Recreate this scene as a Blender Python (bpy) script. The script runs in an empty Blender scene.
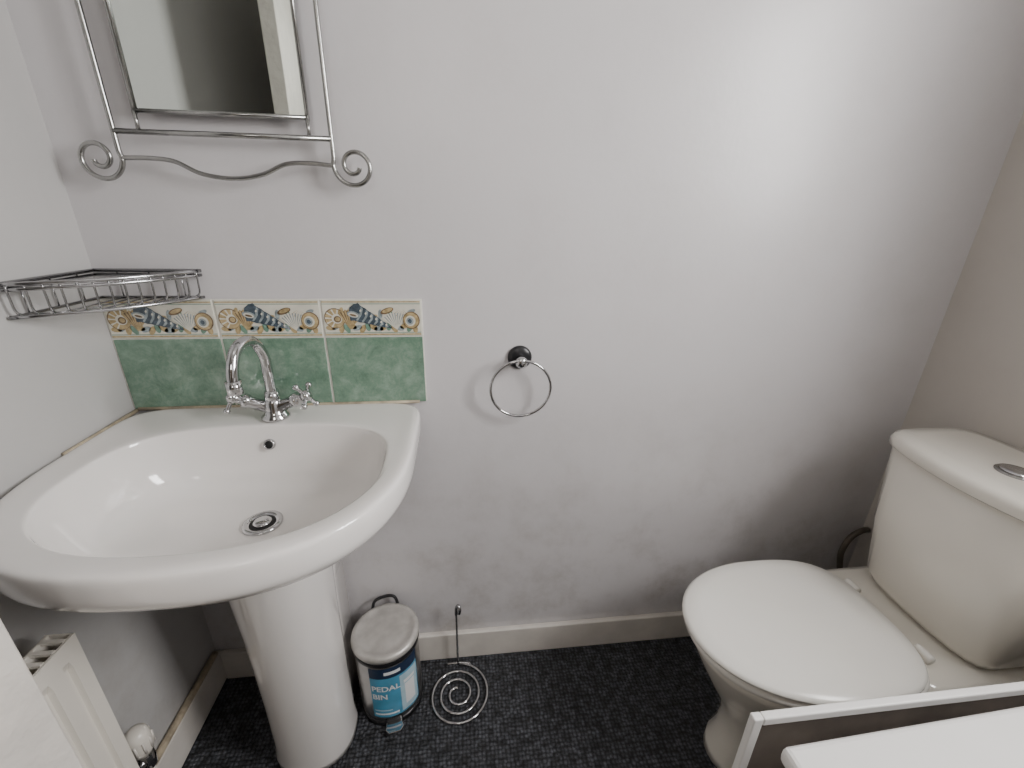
import bpy, math, bmesh
from mathutils import Vector, Matrix
from math import sin, cos, pi, radians
S=bpy.context.scene
COL=S.collection

# ---------------------------------------------------------------- materials
def nodes(name):
    m=bpy.data.materials.new(name); m.use_nodes=True
    nt=m.node_tree; b=nt.nodes['Principled BSDF']
    return m,nt,b
def pbr(name,col,rough=.4,metal=0.,var=.0,vscale=8.,bump=0.,bscale=60.,spec=.5,coat=0.,detail=6,grime=0.):
    m,nt,b=nodes(name)
    b.inputs['Base Color'].default_value=(*col,1); b.inputs['Roughness'].default_value=rough
    b.inputs['Metallic'].default_value=metal; b.inputs['Specular IOR Level'].default_value=spec
    b.inputs['Coat Weight'].default_value=coat; b.inputs['Coat Roughness'].default_value=.05
    L=nt.links.new
    tc=nt.nodes.new('ShaderNodeTexCoord')
    if var>0:
        n=nt.nodes.new('ShaderNodeTexNoise'); n.inputs['Scale'].default_value=vscale; n.inputs['Detail'].default_value=detail
        L(tc.outputs['Object'],n.inputs['Vector'])
        r=nt.nodes.new('ShaderNodeValToRGB'); r.color_ramp.interpolation='EASE'
        r.color_ramp.elements[0].position=.15; r.color_ramp.elements[1].position=.85
        r.color_ramp.elements[0].color=(*[c*(1-var*1.3) for c in col],1)
        r.color_ramp.elements[1].color=(*[min(1,c*(1+var*.8)) for c in col],1)
        L(n.outputs['Fac'],r.inputs['Fac']); L(r.outputs['Color'],b.inputs['Base Color'])
        if grime>0:   # scuffs and dirt, heavier towards the skirting
            g=nt.nodes.new('ShaderNodeTexNoise'); g.inputs['Scale'].default_value=5; g.inputs['Detail'].default_value=9; g.inputs['Roughness'].default_value=.72
            L(tc.outputs['Object'],g.inputs['Vector'])
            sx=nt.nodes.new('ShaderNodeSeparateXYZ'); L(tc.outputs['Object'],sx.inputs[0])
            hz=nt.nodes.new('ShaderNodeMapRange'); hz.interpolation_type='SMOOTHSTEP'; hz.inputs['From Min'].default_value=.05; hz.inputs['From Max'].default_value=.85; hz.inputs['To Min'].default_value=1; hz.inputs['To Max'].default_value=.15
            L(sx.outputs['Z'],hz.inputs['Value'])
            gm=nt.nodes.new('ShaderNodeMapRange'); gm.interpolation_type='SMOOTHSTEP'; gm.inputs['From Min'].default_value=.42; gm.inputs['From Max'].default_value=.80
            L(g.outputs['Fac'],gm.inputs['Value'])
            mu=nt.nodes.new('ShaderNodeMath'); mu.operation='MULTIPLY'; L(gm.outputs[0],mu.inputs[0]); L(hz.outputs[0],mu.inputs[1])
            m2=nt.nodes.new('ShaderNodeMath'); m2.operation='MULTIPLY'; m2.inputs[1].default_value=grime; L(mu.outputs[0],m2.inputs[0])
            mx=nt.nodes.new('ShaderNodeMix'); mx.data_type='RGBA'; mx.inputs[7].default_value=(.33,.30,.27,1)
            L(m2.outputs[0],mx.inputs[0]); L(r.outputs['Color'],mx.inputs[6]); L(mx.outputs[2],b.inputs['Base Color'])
    if bump>0:
        n2=nt.nodes.new('ShaderNodeTexNoise'); n2.inputs['Scale'].default_value=bscale; n2.inputs['Detail'].default_value=3
        L(tc.outputs['Object'],n2.inputs['Vector'])
        bp=nt.nodes.new('ShaderNodeBump'); bp.inputs['Strength'].default_value=bump; bp.inputs['Distance'].default_value=.01
        L(n2.outputs['Fac'],bp.inputs['Height']); L(bp.outputs['Normal'],b.inputs['Normal'])
    return m
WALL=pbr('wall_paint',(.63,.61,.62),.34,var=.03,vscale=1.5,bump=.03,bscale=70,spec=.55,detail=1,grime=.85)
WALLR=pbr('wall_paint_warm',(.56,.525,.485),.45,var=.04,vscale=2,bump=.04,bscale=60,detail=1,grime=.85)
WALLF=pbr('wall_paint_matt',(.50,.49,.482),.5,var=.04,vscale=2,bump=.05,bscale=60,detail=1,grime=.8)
BEIGE=pbr('hall_paint',(.60,.50,.38),.7,var=.05)
CEIL=pbr('ceiling_paint',(.60,.60,.58),.8,var=.02)
TRIM=pbr('trim_gloss',(.72,.68,.63),.35,var=.10,vscale=15)
DOORM=pbr('door_paint',(.70,.66,.61),.5,var=.08,vscale=20,bump=.35,bscale=40)
CER=pbr('ceramic_white',(.82,.79,.765),.10,var=.01,vscale=3,spec=.55,coat=.4)
CERT=pbr('toilet_ceramic',(.86,.825,.745),.11,var=.02,vscale=3,spec=.55,coat=.4)
SEAT=pbr('seat_plastic',(.93,.91,.855),.2,var=.02,vscale=6)
YELL=pbr('aged_plastic',(.66,.52,.30),.4,var=.1,vscale=20)
CHR=pbr('chrome',(.58,.58,.59),.08,1.,var=.05,vscale=30)
CHRB=pbr('brushed_chrome',(.40,.40,.39),.22,1.,var=.15,vscale=40)
WIRE=pbr('wire_chrome',(.45,.45,.46),.18,1.,var=.1,vscale=50)
BLK=pbr('black_plastic',(.012,.012,.014),.3,var=.1)
DARKH=pbr('dark_hole',(.01,.01,.01),.6,var=.1)
MIRR=pbr('mirror_glass',(.80,.85,.81),.01,1.,var=.01)
STEEL=pbr('steel_body',(.55,.54,.53),.28,1.,var=.1,vscale=25,bump=.03,bscale=80)
LIDM=pbr('bin_lid_grey',(.56,.54,.51),.38,.4,var=.20,vscale=25,bump=.05,bscale=60)
RAD=pbr('radiator_enamel',(.76,.72,.65),.3,var=.04)
GROUT=pbr('grout',(.76,.74,.68),.8,var=.1,vscale=60)
SEAL=pbr('sealant',(.46,.39,.28),.5,var=.4,vscale=40)
BROWN=pbr('board_brown',(.15,.125,.105),.7,var=.3,vscale=12)
WHITEP=pbr('white_laminate',(.80,.79,.77),.3,var=.02)
BLUE=pbr('label_blue',(.09,.35,.54),.4,var=.15,vscale=30)
LBL=pbr('label_pale',(.48,.66,.75),.4,var=.15,vscale=30)
NAVY=pbr('label_navy',(.015,.03,.07),.4,var=.1)
WTXT=pbr('label_white',(.85,.87,.88),.5,var=.02)
HOSE=pbr('rubber_hose',(.13,.11,.09),.4,.3,var=.2,vscale=30)

def green_tile():
    m,nt,b=nodes('green_marble_tile')
    L=nt.links.new
    tc=nt.nodes.new('ShaderNodeTexCoord')
    n=nt.nodes.new('ShaderNodeTexNoise'); n.inputs['Scale'].default_value=24; n.inputs['Detail'].default_value=14; n.inputs['Roughness'].default_value=.80; n.inputs['Distortion'].default_value=.3
    L(tc.outputs['Object'],n.inputs['Vector'])
    r=nt.nodes.new('ShaderNodeValToRGB'); e=r.color_ramp.elements
    e[0].position=.30; e[0].color=(.075,.150,.10,1); e[1].position=.74; e[1].color=(.31,.42,.33,1)
    x=e.new(.5); x.color=(.155,.255,.185,1)
    L(n.outputs['Fac'],r.inputs['Fac']); L(r.outputs['Color'],b.inputs['Base Color'])
    b.inputs['Roughness'].default_value=.07; b.inputs['Coat Weight'].default_value=.6; b.inputs['Coat Roughness'].default_value=.04
    return m
GREEN=green_tile()
CREAM=pbr('tile_cream',(.68,.66,.57),.12,var=.10,vscale=40,coat=.3)
OCH=pbr('tile_ochre',(.47,.36,.19),.15,var=.35,vscale=120,coat=.3)
SLATE=pbr('tile_slate',(.075,.10,.125),.15,var=.4,vscale=120,coat=.3)
PALE=pbr('tile_grey',(.30,.35,.36),.15,var=.35,vscale=120,coat=.3)
TBRN=pbr('tile_brown',(.19,.13,.08),.15,var=.35,vscale=120,coat=.3)
TGRN=pbr('tile_greenline',(.18,.30,.23),.15,var=.2,vscale=90,coat=.3)

def carpet():
    m,nt,b=nodes('carpet_dark')
    L=nt.links.new
    tc=nt.nodes.new('ShaderNodeTexCoord')
    v=nt.nodes.new('ShaderNodeTexVoronoi'); v.inputs['Scale'].default_value=105; v.inputs['Randomness'].default_value=.4
    n=nt.nodes.new('ShaderNodeTexNoise'); n.inputs['Scale'].default_value=320; n.inputs['Detail'].default_value=3
    n2=nt.nodes.new('ShaderNodeTexNoise'); n2.inputs['Scale'].default_value=42; n2.inputs['Detail'].default_value=3
    for t in (v,n,n2): L(tc.outputs['Object'],t.inputs['Vector'])
    add=nt.nodes.new('ShaderNodeMath'); add.operation='MULTIPLY_ADD'; add.inputs[1].default_value=.6
    L(n.outputs['Fac'],add.inputs[0]); L(v.outputs['Distance'],add.inputs[2])
    r=nt.nodes.new('ShaderNodeValToRGB'); e=r.color_ramp.elements
    e[0].position=.40; e[0].color=(.125,.132,.152,1); e[1].position=.95; e[1].color=(.012,.013,.016,1)
    L(add.outputs[0],r.inputs['Fac'])
    mr=nt.nodes.new('ShaderNodeMapRange'); mr.inputs['From Min'].default_value=.38; mr.inputs['From Max'].default_value=.60; mr.inputs['To Min'].default_value=.22
    L(n2.outputs['Fac'],mr.inputs['Value'])
    mx=nt.nodes.new('ShaderNodeMix'); mx.data_type='RGBA'; mx.blend_type='MULTIPLY'; mx.inputs[0].default_value=.85
    L(r.outputs['Color'],mx.inputs[6]); L(mr.outputs['Result'],mx.inputs[7])
    L(mx.outputs[2],b.inputs['Base Color'])
    bp=nt.nodes.new('ShaderNodeBump'); bp.inputs['Strength'].default_value=1.; bp.inputs['Distance'].default_value=.005; bp.invert=True
    L(add.outputs[0],bp.inputs['Height']); L(bp.outputs['Normal'],b.inputs['Normal'])
    b.inputs['Roughness'].default_value=.6
    return m
CARPET=carpet()

# ---------------------------------------------------------------- helpers
def group(name):
    o=bpy.data.objects.new(name,None); o.empty_display_size=.05; COL.objects.link(o); return o
def mk(name,verts,faces,mat,parent=None,smooth=True,bevel=0.,subsurf=0,autos=None):
    me=bpy.data.meshes.new(name); me.from_pydata([tuple(v) for v in verts],[],faces)
    bm=bmesh.new(); bm.from_mesh(me); bmesh.ops.remove_doubles(bm,verts=bm.verts,dist=1e-6)
    bmesh.ops.recalc_face_normals(bm,faces=bm.faces); bm.to_mesh(me); bm.free()
    me.materials.append(mat)
    o=bpy.data.objects.new(name,me); COL.objects.link(o)
    for p in me.polygons: p.use_smooth=smooth
    if bevel>0:
        md=o.modifiers.new('bevel','BEVEL'); md.width=bevel; md.segments=3; md.limit_method='ANGLE'; md.angle_limit=radians(35)
        md.harden_normals=False
    if subsurf:
        md=o.modifiers.new('sub','SUBSURF'); md.levels=subsurf; md.render_levels=subsurf
    if parent: o.parent=parent
    return o
def box(name,lo,hi,mat,parent=None,bevel=.0):
    x0,y0,z0=lo; x1,y1,z1=hi
    v=[(x0,y0,z0),(x1,y0,z0),(x1,y1,z0),(x0,y1,z0),(x0,y0,z1),(x1,y0,z1),(x1,y1,z1),(x0,y1,z1)]
    f=[(0,3,2,1),(4,5,6,7),(0,1,5,4),(1,2,6,5),(2,3,7,6),(3,0,4,7)]
    return mk(name,v,f,mat,parent,smooth=False,bevel=bevel)
def loft(name,rings,mat,parent=None,cap0=True,cap1=True,subsurf=0):
    n=len(rings[0]); v=[p for r in rings for p in r]; f=[]
    for i in range(len(rings)-1):
        for j in range(n):
            f.append((i*n+j,i*n+(j+1)%n,(i+1)*n+(j+1)%n,(i+1)*n+j))
    if cap0: f.append(tuple(range(n))[::-1])
    if cap1: f.append(tuple((len(rings)-1)*n+j for j in range(n)))
    return mk(name,v,f,mat,parent,subsurf=subsurf)
def cath(pts,sub=8,closed=False):
    P=[Vector(p) for p in pts]; out=[]; n=len(P)
    rng=range(n) if closed else range(n-1)
    for i in rng:
        if closed: a,b,c,d=P[(i-1)%n],P[i],P[(i+1)%n],P[(i+2)%n]
        else: a,b,c,d=P[max(i-1,0)],P[i],P[i+1],P[min(i+2,n-1)]
        for k in range(sub):
            t=k/sub
            out.append(.5*((2*b)+(c-a)*t+(2*a-5*b+4*c-d)*t*t+(3*b-a-3*c+d)*t**3))
    if not closed: out.append(P[-1])
    return out
def tube(name,pts,r,mat,parent=None,closed=False,seg=10,smoothpath=True,sub=8):
    P=cath(pts,sub,closed) if smoothpath and len(pts)>2 else [Vector(p) for p in pts]
    n=len(P); rings=[]; up=None
    for i in range(n):
        if closed: t=(P[(i+1)%n]-P[(i-1)%n]).normalized()
        else: t=(P[min(i+1,n-1)]-P[max(i-1,0)]).normalized()
        if up is None:
            a=Vector((0,0,1)) if abs(t.z)<.9 else Vector((1,0,0))
            up=(a-t*a.dot(t)).normalized()
        else: up=(up-t*up.dot(t)).normalized()
        s=t.cross(up); rr=r[i] if isinstance(r,list) else r
        rings.append([P[i]+up*rr*cos(2*pi*k/seg)+s*rr*sin(2*pi*k/seg) for k in range(seg)])
    if closed:
        v=[p for q in rings for p in q]; f=[]
        for i in range(n):
            for j in range(seg):
                f.append((i*seg+j,i*seg+(j+1)%seg,((i+1)%n)*seg+(j+1)%seg,((i+1)%n)*seg+j))
        return mk(name,v,f,mat,parent)
    return loft(name,rings,mat,parent)
def lathe(name,prof,mat,parent=None,c=(0,0,0),axis=(0,0,1),seg=48,cap=True):
    q=Vector((0,0,1)).rotation_difference(Vector(axis).normalized()); c=Vector(c)
    rings=[[c+q@Vector((r*cos(2*pi*k/seg),r*sin(2*pi*k/seg),z)) for k in range(seg)] for r,z in prof]
    return loft(name,rings,mat,parent,cap,cap)

# ---------------------------------------------------------------- room shell
W=1.85; YF=-1.34; H=2.35; T=.1
box('floor',(-T,-2.6,-T),(W+T,T,0),CARPET)
box('ceiling',(-T,-2.6,H),(W+T,T,H+T),CEIL)
box('wall_back',(-T,0,0),(W+T,T,H),WALL)
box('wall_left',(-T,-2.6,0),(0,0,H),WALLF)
wy0,wy1,wz0,wz1=-1.2,-.62,1.18,2.0
def multi(name,boxes,mat):
    v=[];f=[]
    for lo,hi in boxes:
        b=len(v);x0,y0,z0=lo;x1,y1,z1=hi
        v+=[(x0,y0,z0),(x1,y0,z0),(x1,y1,z0),(x0,y1,z0),(x0,y0,z1),(x1,y0,z1),(x1,y1,z1),(x0,y1,z1)]
        f+=[tuple(b+i for i in q) for q in [(0,3,2,1),(4,5,6,7),(0,1,5,4),(1,2,6,5),(2,3,7,6),(3,0,4,7)]]
    me=bpy.data.meshes.new(name); me.from_pydata(v,[],f); me.materials.append(mat)
    o=bpy.data.objects.new(name,me); COL.objects.link(o); return o
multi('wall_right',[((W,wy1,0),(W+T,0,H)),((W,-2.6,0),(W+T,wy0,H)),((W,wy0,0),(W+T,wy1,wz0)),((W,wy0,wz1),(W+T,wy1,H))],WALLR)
dx0,dx1,dz=.03,.80,2.02
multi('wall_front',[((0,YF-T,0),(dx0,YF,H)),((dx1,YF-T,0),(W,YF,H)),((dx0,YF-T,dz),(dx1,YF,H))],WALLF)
box('wall_hall',(-T,-2.7,0),(W+T,-2.6,H),BEIGE)
wf=group('window_1')
fr=.03
for nm,lo,hi in [('frame_bottom',(W+.03,wy0,wz0),(W+.08,wy1,wz0+fr)),('frame_top',(W+.03,wy0,wz1-fr),(W+.08,wy1,wz1)),
                 ('frame_near',(W+.03,wy0,wz0+fr),(W+.08,wy0+fr,wz1-fr)),('frame_far',(W+.03,wy1-fr,wz0+fr),(W+.08,wy1,wz1-fr))]:
    box(nm,lo,hi,WHITEP,wf)
box('sill',(W-.03,wy0-.02,wz0-.025),(W+.03,wy1+.02,wz0),WHITEP,wf,bevel=.004)
bh=.097
def base(name,lo,hi):
    return box(name,lo,hi,TRIM,bevel=.004)
base('baseboard_back',(.016,-.016,0),(W-.016,0,bh))
base('baseboard_left',(0,-1.25,0),(.016,0,bh))
base('baseboard_right',(W-.016,YF,0),(W,0,bh))
base('baseboard_front',(dx1+.07,YF,0),(W-.016,YF+.016,bh))
box('trim_1',(dx1,YF,0),(dx1+.06,YF+.018,dz+.06),TRIM,bevel=.004)
box('trim_2',(dx0,YF,dz),(dx1,YF+.018,dz+.06),TRIM,bevel=.004)
tube('trim_3',[(.010,-.018,.106),(.010,-.2,.106),(.010,-.34,.106)],.008,SEAL,None,sub=3)

# door leaf, opened towards the left wall
d=group('door_1')
A=Vector((.070,-1.27,0)); B=Vector((.2365,-.553,0)); t=(B-A).normalized(); nrm=Vector((-t.y,t.x,0))
v=[A,B,B+nrm*.038,A+nrm*.038]; v=[p+Vector((0,0,.01)) for p in v]+[p+Vector((0,0,1.99)) for p in v]
mk('door_leaf',v,[(0,3,2,1),(4,5,6,7),(0,1,5,4),(1,2,6,5),(2,3,7,6),(3,0,4,7)],DOORM,d,smooth=False,bevel=.003)
hp=B-t*.06-nrm*.001+Vector((0,0,1.02))
lathe('handle_rose',[(.024,0),(.024,.008),(.009,.01),(.009,.04)],CHR,d,c=hp,axis=-nrm,seg=24)
tube('handle_lever',[hp-nrm*.04,hp-nrm*.045-t*.05,hp-nrm*.042-t*.11],.008,CHR,d)

# ---------------------------------------------------------------- tiled splashback
ts=group('tiled_splashback')
z0,z1,z2=.819,.970,1.047
box('grout',(.0,-.0065,z0),(.604,-.0005,z2),GROUT,ts)
for i in range(3):
    x0=.003+i*.2012; x1=x0+.1965
    box(f'green_tile_{i+1}',(x0,-.009,z0),(x1,-.004,z1-.002),GREEN,ts,bevel=.0012)
    box(f'border_tile_{i+1}',(x0,-.009,z1+.001),(x1,-.004,z2-.001),CREAM,ts,bevel=.0012)
dk=[0]
def poly(pts,mat,y):
    dk[0]+=1
    mk(f'motif_{dk[0]}',[(p[0],y,p[1]) for p in pts],[tuple(range(len(pts)))],mat,ts,smooth=False)
def ell(cx,cz,rx,rz,rot,mat,y,n=18):
    c,s=cos(rot),sin(rot)
    poly([(cx+rx*cos(a)*c-rz*sin(a)*s,cz+rx*cos(a)*s+rz*sin(a)*c) for a in [2*pi*k/n for k in range(n)]],mat,y)
def fan(cx,cz,r,a0,a1,m1,m2,y,n=9):
    pts=[(cx,cz)]
    for k in range(n):
        b0=a0+(a1-a0)*k/n; bm=a0+(a1-a0)*(k+.5)/n
        pts+=[(cx+r*cos(b0),cz+r*sin(b0)),(cx+r*1.07*cos(bm),cz+r*1.07*sin(bm))]
    pts.append((cx+r*cos(a1),cz+r*sin(a1)))
    poly(pts,m2,y)
    for k in range(1,n):
        b=a0+(a1-a0)*k/n; w=.035
        poly([(cx+r*.2*cos(b),cz+r*.2*sin(b)),(cx+r*cos(b-w),cz+r*sin(b-w)),(cx+r*cos(b+w),cz+r*sin(b+w))],m1,y-.0001)
def band(z,h,mat,x0,x1,y=-.0093): poly([(x0,z),(x1,z),(x1,z+h),(x0,z+h)],mat,y)
for i in range(3):
    x0=.004+i*.2012; x1=x0+.194; cx=x0+.097; cz=z1+.037
    band(z1+.003,.003,OCH,x0,x1); band(z1+.0075,.0015,TGRN,x0,x1)
    band(z2-.006,.0025,OCH,x0,x1); band(z2-.0095,.0014,TGRN,x0,x1)
    for k in range(17):   # sand, pebbles and weed behind the shells
        ell(x0+.012+k*.0106,cz-.018+.003*sin(k*1.9),.010,.0055,k*.7,[OCH,PALE,OCH,TGRN][k%4],-.0094,12)
    for k in range(11):
        ell(x0+.020+k*.0155,cz+.010+.006*sin(k*2.1),.010,.0045,k*1.3,[PALE,OCH,PALE,TGRN][k%4],-.00945,12)
    # nautilus, left
    cxn=cx-.075
    ell(cxn,cz+.002,.021,.021,0,TBRN,-.0096)
    ell(cxn+.0005,cz+.0015,.0195,.0195,0,OCH,-.0097)
    for k in range(7):
        a=.6+k*.62; poly([(cxn+.004,cz+.001),(cxn+.0192*cos(a-.09),cz+.0015+.0192*sin(a-.09)),(cxn+.0192*cos(a+.09),cz+.0015+.0192*sin(a+.09))],CREAM,-.0098)
    ell(cxn+.004,cz+.001,.0105,.010,0,CREAM,-.0099)
    ell(cxn+.005,cz+.000,.0075,.007,0,TBRN,-.0100)
    ell(cxn+.0055,cz+.0005,.005,.0045,0,OCH,-.0101)
    # scallop behind whelk
    fan(cx-.046,cz-.022,.040,.85,2.15,TBRN,OCH,-.0101,8)
    # whelk: swollen body, smooth taper to a spire at lower right
    ax,az=.90,-.43
    bx0,bz0=cx-.024,cz+.010
    out=[]
    for k in range(15):
        u=k/14; w=.0205*(1-u)**.85*(1-.12*abs(sin(u*16))); s=-.012+u*.082
        out.append((s,w))
    def tr_(s,w): return (bx0+s*ax-w*az*1.0, bz0+s*az+w*ax)
    poly([tr_(-.021,-.008),tr_(-.024,.004),tr_(-.019,.014)]+[tr_(s,w) for s,w in out]+[tr_(s,-w) for s,w in out[::-1]],SLATE,-.0104)
    for k in range(6):
        u=.12+k*.14; w=.0185*(1-u)**.85; s=-.012+u*.082
        poly([tr_(s-.002,w*.95),tr_(s+.0035,w*.8),tr_(s+.0055,0),tr_(s+.0025,-w*.85),tr_(s-.001,-w*.9),tr_(s+.001,0)],PALE,-.0105)
        ell(*tr_(s,w*.45),.0018,.0026,-.4,CREAM,-.0106,8)
    ell(*tr_(-.012,-.006),.013,.0065,-.25,PALE,-.0107); ell(*tr_(-.012,-.007),.010,.0045,-.25,CREAM,-.0108); ell(*tr_(-.012,-.0075),.007,.0022,-.25,TBRN,-.0109)
    # right scallop, mussel and curl
    fan(cx+.048,cz-.023,.036,1.0,2.45,PALE,CREAM,-.0102,9)
    fan(cx+.060,cz+.022,.020,3.4,5.7,OCH,CREAM,-.01015,7)
    ell(cx+.030,cz+.017,.014,.006,.35,TBRN,-.0102); ell(cx+.031,cz+.018,.011,.0038,.35,OCH,-.0103)
    ell(cx+.078,cz-.003,.0175,.0185,0,TBRN,-.0107); ell(cx+.0775,cz-.003,.0155,.0165,0,OCH,-.0108); ell(cx+.076,cz-.004,.0105,.011,0,CREAM,-.0109); ell(cx+.075,cz-.0045,.0075,.008,0,PALE,-.0110); ell(cx+.075,cz-.0045,.004,.0045,0,SLATE,-.0111)

# ---------------------------------------------------------------- pedestal basin
ba=group('pedestal_basin')
N=96
def outl(inset,z,cx=.300,cy=-.20,a=.295,bf=.292,bb=.197,nf=2.5,nb=9,sc=1.):
    R=[]
    for k in range(N):
        th=2*pi*k/N; c,s=cos(th),sin(th)
        n,b=(nf,bf) if s<0 else (nb,bb)
        aa=a-inset; b2=b-inset
        r=(abs(c/aa)**n+abs(s/b2)**n)**(-1/n)*sc
        R.append((cx+r*c,cy+r*s,z))
    return R
def bowl(sc,z,cx=.307,cy=-.268,a=.242,bf=.184,bb=.170,nf=2.3,nb=3.2):
    R=[]
    for k in range(N):
        th=2*pi*k/N; c,s=cos(th),sin(th)
        n,b=(nf,bf) if s<0 else (nb,bb)
        r=(abs(c/a)**n+abs(s/b)**n)**(-1/n)*sc
        R.append((cx+r*c,cy+r*s,z))
    return R
rings=[]
under=[(.30,.640,-.19),(.42,.662,-.19),(.62,.690,-.19),(.80,.718,-.195),(.92,.742,-.20)]
for sc,z,cy in under: rings.append(outl(0,z,sc=sc))
rings+= [outl(.013,.756),outl(.005,.765),outl(.001,.777),outl(.0,.797),outl(.0005,.811),outl(.0025,.8165),outl(.007,.8188),outl(.018,.819),outl(.034,.8162)]
rings+= [bowl(1.008,.8153),bowl(1.0,.8142),bowl(.992,.8100),bowl(.980,.797),bowl(.950,.770,cy=-.266),bowl(.905,.740,cy=-.262),bowl(.83,.714,cy=-.256),bowl(.70,.697,cy=-.250,cx=.309),
         bowl(.54,.686,cy=-.242,cx=.311),bowl(.36,.680,cy=-.232,cx=.313),bowl(.20,.6765,cy=-.226,cx=.314),bowl(.11,.675,cy=-.223,cx=.315)]
bs=loft('basin',rings,CER,ba,subsurf=1)
wzz=.6775; wx=.315
lathe('waste_ring',[(.018,-.004),(.034,-.002),(.034,.002),(.028,.0045),(.022,.001),(.018,-.003)],CHR,ba,c=(wx,-.223,wzz),seg=40,cap=False)
lathe('waste_hole',[(.023,0),(.022,.001)],DARKH,ba,c=(wx,-.223,wzz+.0003),seg=32)
lathe('waste_plug',[(.016,0),(.016,.004),(.011,.006),(.001,.0065)],CHR,ba,c=(wx,-.223,wzz+.001),seg=32)
lathe('overflow_ring',[(.011,-.004),(.011,.0015),(.008,.003),(.0075,.0)],CHR,ba,c=(.300,-.1095,.778),axis=(0,-1,.30),seg=24,cap=False)
lathe('overflow_hole',[(.008,-.002),(.008,.0012)],DARKH,ba,c=(.300,-.1095,.778),axis=(0,-1,.30),seg=24)
def ped(z,w,dp,cx=.306,cy=-.178,bk=.05):
    R=[]
    for k in range(64):
        th=2*pi*k/64; c,s=cos(th),sin(th)
        n,b=(2.2,dp) if s<0 else (5,bk)
        r=(abs(c/w)**n+abs(s/b)**n)**(-1/n)
        R.append((cx+r*c,cy+r*s,z))
    return R
loft('pedestal',[ped(0,.092,.088),ped(.015,.092,.088),ped(.05,.088,.084),ped(.2,.087,.086),ped(.4,.089,.092),ped(.55,.094,.102),ped(.62,.100,.112),ped(.668,.110,.125)],CER,ba)
loft('pedestal_rear',[[(.306+sx*w,y,z) for sx,y in ((-1,-.018),(-1,-.16),(1,-.16),(1,-.018))] for z,w in ((0,.070),(.06,.066),(.4,.066),(.645,.080))],CER,ba)
tube('silicone_back',[(.01,-.010,.8195),(.30,-.010,.8195),(.588,-.010,.8195)],.0035,SEAL,ba,sub=2)
tube('silicone_left',[(.006,-.01,.816),(.006,-.1,.816),(.006,-.19,.816)],.004,SEAL,ba,sub=2)
# mixer tap
tp=group('mixer_tap')
tx,ty,tz=.304,-.066,.8185
lathe('base',[(.027,0),(.027,.004),(.021,.010),(.018,.020),(.017,.036),(.012,.044)],CHR,tp,c=(tx,ty,tz),seg=32)
sp=[(tx,ty,tz+.035),(tx,ty,tz+.09),(tx,ty-.002,tz+.130),(tx-.004,ty-.022,tz+.163),(tx-.008,ty-.050,tz+.172),(tx-.012,ty-.078,tz+.162),(tx-.014,ty-.096,tz+.132),(tx-.015,ty-.099,tz+.100)]
tube('spout',sp,.0100,CHR,tp,seg=16)
lathe('spout_collar',[(.0128,-.012),(.0128,.012)],CHR,tp,c=(tx-.015,ty-.099,tz+.104),seg=24)
lathe('neck_collar',[(.014,-.010),(.0145,.0),(.013,.012)],CHR,tp,c=(tx,ty,tz+.046),seg=24)
for sgn,nm in ((-1,'left'),(1,'right')):
    ax=Vector((sgn*.88,-.14,.40)).normalized(); c0=Vector((tx,ty,tz+.018))
    lathe(f'valve_{nm}',[(.012,0),(.012,.046),(.0145,.048),(.0145,.058),(.009,.060),(.009,.070),(.012,.072),(.012,.082),(.006,.086)],CHR,tp,c=c0,axis=ax,seg=24)
    hc=c0+ax*.077; e1=ax.cross(Vector((0,1,0))).normalized(); e2=ax.cross(e1).normalized()
    for j,e in enumerate(((e1+e2*.5).normalized(),(e2-e1*.5).normalized())):
        tube(f'cross_{nm}_{j}',[hc-e*.029,hc-e*.010,hc+e*.010,hc+e*.029],.0042,CHR,tp,sub=3)
        for q in (-1,1): lathe(f'knob_{nm}_{j}_{q}',[(.002,-.005),(.0060,-.003),(.0060,.003),(.002,.005)],CHR,tp,c=hc+e*.029*q,axis=e,seg=16)

# ---------------------------------------------------------------- mirror with scroll frame
mi=group('scroll_frame_mirror')
my=-.03
mt=1.78
box('glass',(.163,-.027,1.362),(.430,-.021,mt),MIRR,mi)
box('backing',(.165,-.021,1.364),(.428,-.012,mt-.002),BLK,mi)
for nm,a,b in [('glass_left',(.161,-.028,1.355),(.161,-.028,mt)),('glass_right',(.432,-.028,1.355),(.432,-.028,mt)),('glass_bottom',(.161,-.028,1.360),(.432,-.028,1.360)),('glass_top',(.161,-.028,mt),(.432,-.028,mt))]:
    tube(nm,[a,b],.0036,CHRB,mi)
for x in (.161,.432): tube('post_%d'%(x*1000),[(x,my,1.36),(x,my,1.328)],.0032,CHRB,mi)
def scroll(x0,sgn,name):
    pts=[(x0,my,mt+.08),(x0,my,1.6),(x0,my,1.42),(x0,my,1.33),(x0,my,1.300)]
    cx,cz=x0+sgn*.034,1.288
    for k in range(0,26):
        u=k/25; a=u*2*pi*1.45; r=.036*(1-u)+.009*u
        if sgn>0: px,pz=cx-r*cos(a),cz-r*sin(a)
        else: px,pz=cx+r*cos(a),cz-r*sin(a)
        pts.append((px,my,pz))
    tube(name,pts,.0040,CHRB,mi,sub=4)
scroll(.122,-1,'scroll_left'); scroll(.468,1,'scroll_right')
tube('rail_bottom',[(.122,my,1.329),(.468,my,1.329)],.0045,CHRB,mi)
tube('rail_top',[(.122,my,mt+.035),(.468,my,mt+.035)],.005,CHRB,mi)
tube('rail_wave',[(.122,my,1.289),(.165,my,1.290),(.205,my,1.286),(.245,my,1.268),(.297,my,1.262),(.345,my,1.270),(.385,my,1.287),(.425,my,1.290),(.468,my,1.287)],.0038,CHRB,mi)
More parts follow.
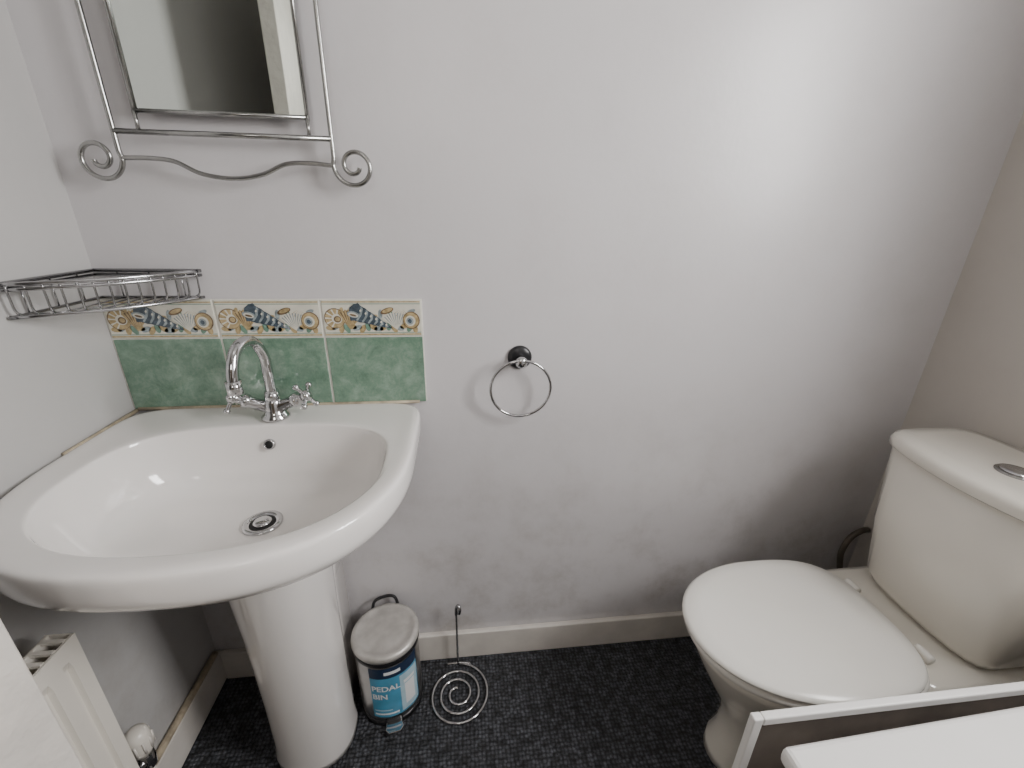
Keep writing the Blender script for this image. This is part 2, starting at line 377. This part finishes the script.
for x in (.122,.468): tube('standoff_%d'%(x*1000),[(x,my,1.70),(x,-.001,1.70)],.005,CHRB,mi)

# ---------------------------------------------------------------- towel ring
tr=group('towel_ring')
lathe('wall_plate',[(.027,0),(.027,.004),(.023,.008),(.012,.010)],BLK,tr,c=(.812,-.001,.917),axis=(0,-1,0),seg=32)
lathe('post',[(.010,0),(.009,.020),(.013,.024),(.013,.032),(.006,.036)],CHR,tr,c=(.812,-.006,.915),axis=(0,-1,0),seg=24)
rc=Vector((.812,-.034,.853))
tube('ring',[rc+Vector((.067*cos(a),-.004*sin(a),.067*sin(a))) for a in [2*pi*k/24 for k in range(24)]],.0032,CHR,tr,closed=True,sub=3)

# ---------------------------------------------------------------- corner wire basket
cb=group('corner_wire_basket')
def edge(u,L,bow):
    x=L*(1-u); y=L*u; b=bow*4*u*(1-u)*.7071
    return x+b,-(y+b)
def closedrim(L,z,bow,r,name):
    pts=[(.008,-.008,z)]+[(.008+ex,-.008+ey,z) for ex,ey in [edge(k/12,L,bow) for k in range(13)]]
    pts.append((.008,-.008,z))
    tube(name,pts,r,WIRE,cb,smoothpath=False)
Lb=.185
closedrim(Lb,1.102,.028,.0034,'rim_top'); closedrim(Lb,1.094,.028,.0028,'rim_top_lower')
closedrim(Lb-.004,1.052,.024,.0028,'rim_bottom')
for k in range(14):
    u=(k+.5)/14; x,y=edge(u,Lb,.028); x2,y2=edge(u,Lb-.004,.024); x3,y3=edge(u,Lb-.06,.010)
    tube(f'wire_{k}',[(.008+x,-.008+y,1.100),(.008+x,-.008+y,1.080),(.008+x2,-.008+y2,1.058),(.008+(x2+x3)/2,-.008+(y2+y3)/2,1.0505)],.0018,WIRE,cb,seg=6,sub=4)
for k in range(1,8):
    x=.02+k*.020
    best=min((edge(i/60,Lb-.004,.024) for i in range(61)),key=lambda e:abs(e[0]-x))
    tube(f'tray_{k}',[(.008+x,-.009,1.052),(.008+x,-.008+best[1],1.052)],.0014,WIRE,cb,seg=6)
for k in range(3):
    tube(f'side_b{k}',[(.045+k*.055,-.006,1.10),(.045+k*.055,-.006,1.052)],.0014,WIRE,cb,seg=6)
    tube(f'side_l{k}',[(.006,-.045-k*.055,1.10),(.006,-.045-k*.055,1.052)],.0014,WIRE,cb,seg=6)

# ---------------------------------------------------------------- pedal bin
pb=group('pedal_bin')
bx,by=.478,-.102; R=.078
lathe('foot',[(R+.001,0),(R+.002,.012),(R-.001,.016)],BLK,pb,c=(bx,by,0),seg=64)
lathe('body',[(R-.002,.014),(R,.02),(R,.215),(R-.002,.217)],STEEL,pb,c=(bx,by,0),seg=64)
lathe('collar',[(R+.001,.210),(R+.003,.213),(R+.003,.224),(R,.227)],BLK,pb,c=(bx,by,0),seg=64)
lathe('lid',[(R+.002,.225),(R+.005,.232),(R+.003,.240),(R-.003,.244),(R-.010,.244),(R-.013,.241),(R-.03,.243),(.03,.245),(.001,.246)],LIDM,pb,c=(bx,by,0),seg=64)
tube('carry_handle',[(bx-.045,by+.066,.222),(bx-.040,by+.079,.250),(bx-.015,by+.087,.258),(bx+.010,by+.087,.256),(bx+.02,by+.080,.235)],.004,BLK,pb)
fa=math.atan2(-.81,.16)
def patch(name,a0,a1,z0,z1,mat,rr,n=12):
    v=[];f=[]
    for k in range(n+1):
        a=fa+a0+(a1-a0)*k/n
        v+=[(bx+rr*cos(a),by+rr*sin(a),z0),(bx+rr*cos(a),by+rr*sin(a),z1)]
        if k<n: f.append((2*k,2*k+2,2*k+3,2*k+1))
    mk(name,v,f,mat,pb)
patch('label_base',-.62,.98,.034,.172,BLUE,R+.0006)
patch('label_head',-.62,.98,.172,.206,NAVY,R+.0006)
patch('label_picture',.30,.94,.040,.166,LBL,R+.0010)
patch('label_icon',.44,.80,.058,.130,WTXT,R+.0014)
patch('label_icon_lid',.42,.82,.134,.144,WTXT,R+.0014)
patch('label_strip',-.56,.20,.044,.050,WTXT,R+.0012)
patch('label_strip_2',-.56,.0,.058,.062,LBL,R+.0012)
patch('label_badge',-.15,.35,.184,.194,WTXT,R+.0010)
def curvetext(body,size,a0,z,mat,nm):
    c=bpy.data.curves.new(nm,'FONT'); c.body=body; c.size=size; c.resolution_u=3; c.offset=.0006
    o=bpy.data.objects.new(nm+'_tmp',c); COL.objects.link(o)
    bpy.context.view_layer.update()
    dg=bpy.context.evaluated_depsgraph_get(); me=bpy.data.meshes.new_from_object(o.evaluated_get(dg))
    bpy.data.objects.remove(o)
    rr=R+.0016
    for v in me.vertices:
        a=fa+a0+v.co.x/rr; h=v.co.y
        v.co=(bx+rr*cos(a),by+rr*sin(a),z+h)
    me.materials.clear(); me.materials.append(mat)
    q=bpy.data.objects.new(nm,me); COL.objects.link(q); q.parent=pb
curvetext('PEDAL',.0240,-.58,.130,WTXT,'label_text_top'); curvetext('BIN',.0240,-.58,.102,WTXT,'label_text_bottom')
dr=Vector((cos(fa),sin(fa),0)); sd=Vector((-dr.y,dr.x,0)); bc=Vector((bx,by,0))
v=[]
for z in (.012,.020):
    for rr,w in ((R-.002,.018),(R+.020,.022),(R+.030,.014)):
        v+=[bc+dr*rr-sd*w+Vector((0,0,z)),bc+dr*rr+sd*w+Vector((0,0,z))]
mk('pedal',v,[(0,1,3,2),(2,3,5,4),(6,8,9,7),(8,10,11,9),(0,2,8,6),(2,4,10,8),(1,7,9,3),(3,9,11,5),(4,5,11,10),(0,6,7,1)],CHR,pb,smooth=False,bevel=.002)
patch('pedal_recess',-.26,.26,.004,.032,BLK,R+.0024)

# ---------------------------------------------------------------- toilet roll stand
rs=group('toilet_roll_stand')
cx,cy=.652,-.122
pts=[]
for k in range(61):
    u=k/60; a=pi/2-u*2*pi*3.0; r=.085*(1-u)+.016*u
    pts.append((cx+r*cos(a),cy+r*sin(a),.006))
tube('spiral_base',pts,.0034,CHR,rs,sub=3)
tube('upright',[(cx,cy+.083,.006),(cx,cy+.083,.02),(cx,cy+.083,.12),(cx,cy+.083,.225)],.003,WIRE,rs,sub=3)
tube('top_hook',[(cx,cy+.083,.20),(cx+.001,cy+.083,.222),(cx+.006,cy+.080,.234),(cx+.010,cy+.074,.226),(cx+.008,cy+.072,.214)],.0045,WIRE,rs)
tube('support_loop',[(cx-.03,cy+.083,.010),(cx,cy+.083,.012),(cx+.035,cy+.080,.010)],.003,WIRE,rs)

# ---------------------------------------------------------------- toilet
to=group('close_coupled_toilet')
TY=-.318
def egg(xf,xb,w,z,nf=2.2,nb=3.2,cxr=.56,n=72):
    c0=xf+(xb-xf)*cxr; R=[]
    for k in range(n):
        th=2*pi*k/n; c,s=cos(th),sin(th)
        if c<0: a,e=c0-xf,nf
        else: a,e=xb-c0,nb
        r=(abs(c/a)**e+abs(s/w)**e)**(-1/e)
        R.append((c0+r*c,TY+r*s,z))
    return R
loft('pan',[egg(1.255,1.66,.105,0),egg(1.258,1.66,.104,.02),egg(1.275,1.66,.095,.06),egg(1.272,1.66,.092,.14),egg(1.25,1.66,.10,.20),egg(1.215,1.64,.125,.26),egg(1.185,1.62,.150,.32),egg(1.165,1.61,.163,.365),egg(1.158,1.60,.168,.385),egg(1.165,1.60,.162,.395)],CERT,to)
def rrect(x0,x1,w,z,n=6,bow=0.,cy=TY,N2=64):
    c0=(x0+x1)/2; a=(x1-x0)/2; R=[]
    for k in range(N2):
        th=2*pi*k/N2; c,s=cos(th),sin(th)
        r=(abs(c/a)**n+abs(s/w)**n)**(-1/n)
        x=c0+r*c; y=r*s
        if c<0: x-=bow*(1-(y/w)**2)*abs(c)**.3
        R.append((x,cy+y,z))
    return R
loft('rear_platform',[rrect(1.54,1.83,.085,.0),rrect(1.54,1.83,.085,.20),rrect(1.52,1.835,.12,.30),rrect(1.51,1.838,.150,.355),rrect(1.51,1.84,.155,.38),rrect(1.515,1.838,.152,.398),rrect(1.53,1.83,.14,.402)],CERT,to)
loft('cistern',[rrect(1.665,1.835,.105,.402,5),rrect(1.656,1.838,.128,.41,6,.01),rrect(1.650,1.84,.137,.43,7,.015),rrect(1.646,1.842,.160,.56,8,.022),rrect(1.645,1.845,.178,.745,8,.028)],CERT,to)
loft('cistern_lid',[rrect(1.644,1.846,.181,.743,7,.03),rrect(1.638,1.847,.186,.748,7,.031),rrect(1.637,1.847,.187,.763,7,.031),rrect(1.640,1.846,.184,.771,7,.031),rrect(1.648,1.842,.177,.776,7,.03),rrect(1.67,1.82,.15,.778,7,.02)],CERT,to)
lathe('flush_button',[(.030,0),(.030,.003),(.026,.006),(.024,.005),(.002,.0055)],CHRB,to,c=(1.715,-.328,.777),seg=40)
lathe('flush_button_split',[(.0235,0),(.0235,.0012)],CHR,to,c=(1.715,-.328,.7820),seg=40)
loft('seat',[egg(1.150,1.575,.163,.395,2.2,3.5),egg(1.145,1.577,.167,.399,2.2,3.5),egg(1.145,1.577,.167,.409,2.2,3.5),egg(1.150,1.575,.163,.413,2.2,3.5)],SEAT,to)
loft('seat_buffer',[egg(1.151,1.572,.162,.4125,2.2,3.5),egg(1.151,1.572,.162,.418,2.2,3.5)],YELL,to)
loft('seat_lid',[egg(1.144,1.568,.163,.4175,2.1,3.2),egg(1.136,1.571,.169,.421,2.1,3.2),egg(1.136,1.571,.169,.426,2.1,3.2),egg(1.143,1.567,.163,.4315,2.1,3.2),egg(1.175,1.545,.138,.4335,2.1,3.2),egg(1.25,1.50,.08,.4345,2.1,3.2)],SEAT,to)
for s in (-1,1):
    lathe(f'hinge_{s}',[(.009,-.016),(.010,-.012),(.010,.012),(.009,.016)],SEAT,to,c=(1.585,TY+s*.085,.412),axis=(0,1,0),seg=20)
    lathe(f'hinge_post_{s}',[(.012,0),(.010,.012)],SEAT,to,c=(1.586,TY+s*.085,.400),seg=20)
hs=group('supply_hose')
tube('hose',[(1.838,-.025,.385),(1.815,-.028,.385),(1.785,-.030,.365),(1.770,-.032,.320),(1.778,-.034,.270),(1.80,-.036,.20),(1.815,-.036,.10),(1.815,-.036,.002)],.008,HOSE,hs)

# ---------------------------------------------------------------- radiator
ra=group('radiator')
rx0,rx1=.060,.098; ry1,ry0=-.378,-.86; rz0,rz1=.13,.617
v=[];f=[]
nfl=14
prof=[]
wd=(ry1-ry0)/nfl
for k in range(nfl):
    y=ry1-k*wd
    prof+=[(y,rx1),(y-wd*.58,rx1),(y-wd*.68,rx1-.006),(y-wd*.90,rx1-.006)]
prof.append((ry0,rx1))
zs=[rz0,rz0+.03,rz0+.045,rz1-.045,rz1-.03,rz1]
n=len(prof)
for zi,z in enumerate(zs):
    for y,x in prof:
        v.append((rx1 if zi in (0,1,4,5) else x,y,z))
for i in range(len(zs)-1):
    for j in range(n-1): f.append((i*n+j,i*n+j+1,(i+1)*n+j+1,(i+1)*n+j))
pnl=mk('front_panel',v,f,RAD,ra,smooth=False)
md=pnl.modifiers.new('sol','SOLIDIFY'); md.thickness=.004; md.offset=0
box('rear_panel',(rx0,ry0,rz0),(rx0+.006,ry1,rz1),RAD,ra,bevel=.002)
box('side_far',(rx0,ry1-.002,rz0+.01),(rx1,ry1,rz1),RAD,ra)
box('side_near',(rx0,ry0,rz0+.01),(rx1,ry0+.002,rz1),RAD,ra)
for k in range(26):
    y=ry1-.010-k*.018
    box(f'grille_{k}',(rx0+.005,y-.006,rz1-.004),(rx1-.002,y,rz1+.001),RAD,ra)
for y in (-.45,-.8): box('bracket_%d'%(-y*100),(.001,y-.015,.25),(rx0+.002,y+.015,.55),RAD,ra)
vy=ry1+.045; vz=.235
tube('valve_tail',[(.07,ry1-.01,vz),(.07,vy,vz)],.010,CHR,ra)
lathe('valve_body',[(.013,-.02),(.015,0),(.013,.03)],CHR,ra,c=(.07,vy,vz),seg=20)
lathe('valve_head',[(.015,.02),(.019,.03),(.020,.06),(.017,.075),(.008,.08)],RAD,ra,c=(.07,vy,vz),seg=20)
for k in range(10):
    a=2*pi*k/10; tube(f'valve_rib_{k}',[(.07+.0195*cos(a),vy+.0195*sin(a),vz+.032),(.07+.020*cos(a),vy+.020*sin(a),vz+.060)],.0022,TRIM,ra,seg=6)
tube('valve_pipe',[(.07,vy,vz-.015),(.07,vy,.08),(.07,vy,.001)],.0075,TRIM,ra,sub=2)

# ---------------------------------------------------------------- framed board + white cabinet, bottom right
fb=group('framed_board')
y=-.612; X0,X1,Z1=1.026,1.82,.650; fw=.013; th=.010
box('frame_left',(X0,y,.0),(X0+fw,y+th,Z1),WHITEP,fb,bevel=.002)
box('frame_right',(X1-fw,y,.0),(X1,y+th,Z1),WHITEP,fb,bevel=.002)
box('frame_top',(X0+fw,y,Z1-fw),(X1-fw,y+th,Z1),WHITEP,fb,bevel=.002)
box('frame_bottom',(X0+fw,y,.0),(X1-fw,y+th,fw),WHITEP,fb,bevel=.002)
box('recess_panel',(X0+fw,y+.005,fw),(X1-fw,y+.009,Z1-fw),BROWN,fb)
wc=group('white_cabinet')
def rotbox(name,x0,x1,y0,y1,z0,z1,ang,piv,mat,par,bev):
    c,s=cos(ang),sin(ang); P=[]
    for z in (z0,z1):
        for x,yy in ((x0,y0),(x1,y0),(x1,y1),(x0,y1)):
            dx,dy=x-piv[0],yy-piv[1]; P.append((piv[0]+dx*c-dy*s,piv[1]+dx*s+dy*c,z))
    return mk(name,P,[(0,3,2,1),(4,5,6,7),(0,1,5,4),(1,2,6,5),(2,3,7,6),(3,0,4,7)],mat,par,smooth=False,bevel=bev)
pv=(1.02,-.662)
rotbox('carcass',1.022,1.61,-.95,-.668,.0,.668,radians(2),pv,WHITEP,wc,.003)
rotbox('top',1.013,1.62,-.958,-.660,.671,.693,radians(2),pv,WHITEP,wc,.007)

# ---------------------------------------------------------------- camera
p,yw,rl=.37111,.11864,.02043
F=Vector((sin(yw)*cos(p),cos(yw)*cos(p),-sin(p))); rt=Vector((cos(yw),-sin(yw),0)); up=rt.cross(F)
Rt=cos(rl)*rt+sin(rl)*up; U=-sin(rl)*rt+cos(rl)*up
cd=bpy.data.cameras.new('camera'); cam=bpy.data.objects.new('camera',cd); COL.objects.link(cam)
cd.sensor_width=36; cd.lens=431.83/1024*36; cd.clip_start=.02
M=Matrix((( Rt.x,U.x,-F.x,.68744),(Rt.y,U.y,-F.y,-.91362),(Rt.z,U.z,-F.z,1.21049),(0,0,0,1)))
cam.matrix_world=M; S.camera=cam

# ---------------------------------------------------------------- light
def area(name,loc,target,sx,sy,e,col):
    l=bpy.data.lights.new(name,'AREA'); l.shape='RECTANGLE'; l.size=sx; l.size_y=sy; l.energy=e; l.color=col
    o=bpy.data.objects.new(name,l); COL.objects.link(o); o.location=loc
    o.rotation_euler=(Vector(target)-Vector(loc)).to_track_quat('-Z','Y').to_euler(); return o
area('window_daylight',(2.08,-.95,1.63),(1.05,-.62,1.25),.56,.75,42,(1.,.98,.965))
area('hall_ceiling_light',(.50,-2.2,1.95),(.50,-.2,1.0),.4,.4,4.5,(1,.95,.90))
area('ceiling_light',(.75,-.95,2.33),(.75,-.85,0),.35,.35,.5,(1,.97,.93))
w=bpy.data.worlds.new('world'); S.world=w; w.use_nodes=True
nt=w.node_tree; bg=nt.nodes['Background']; sk=nt.nodes.new('ShaderNodeTexSky'); sk.sky_type='NISHITA'; sk.sun_disc=False; sk.sun_elevation=radians(35); sk.sun_rotation=radians(200)
nt.links.new(sk.outputs['Color'],bg.inputs['Color']); bg.inputs['Strength'].default_value=.12
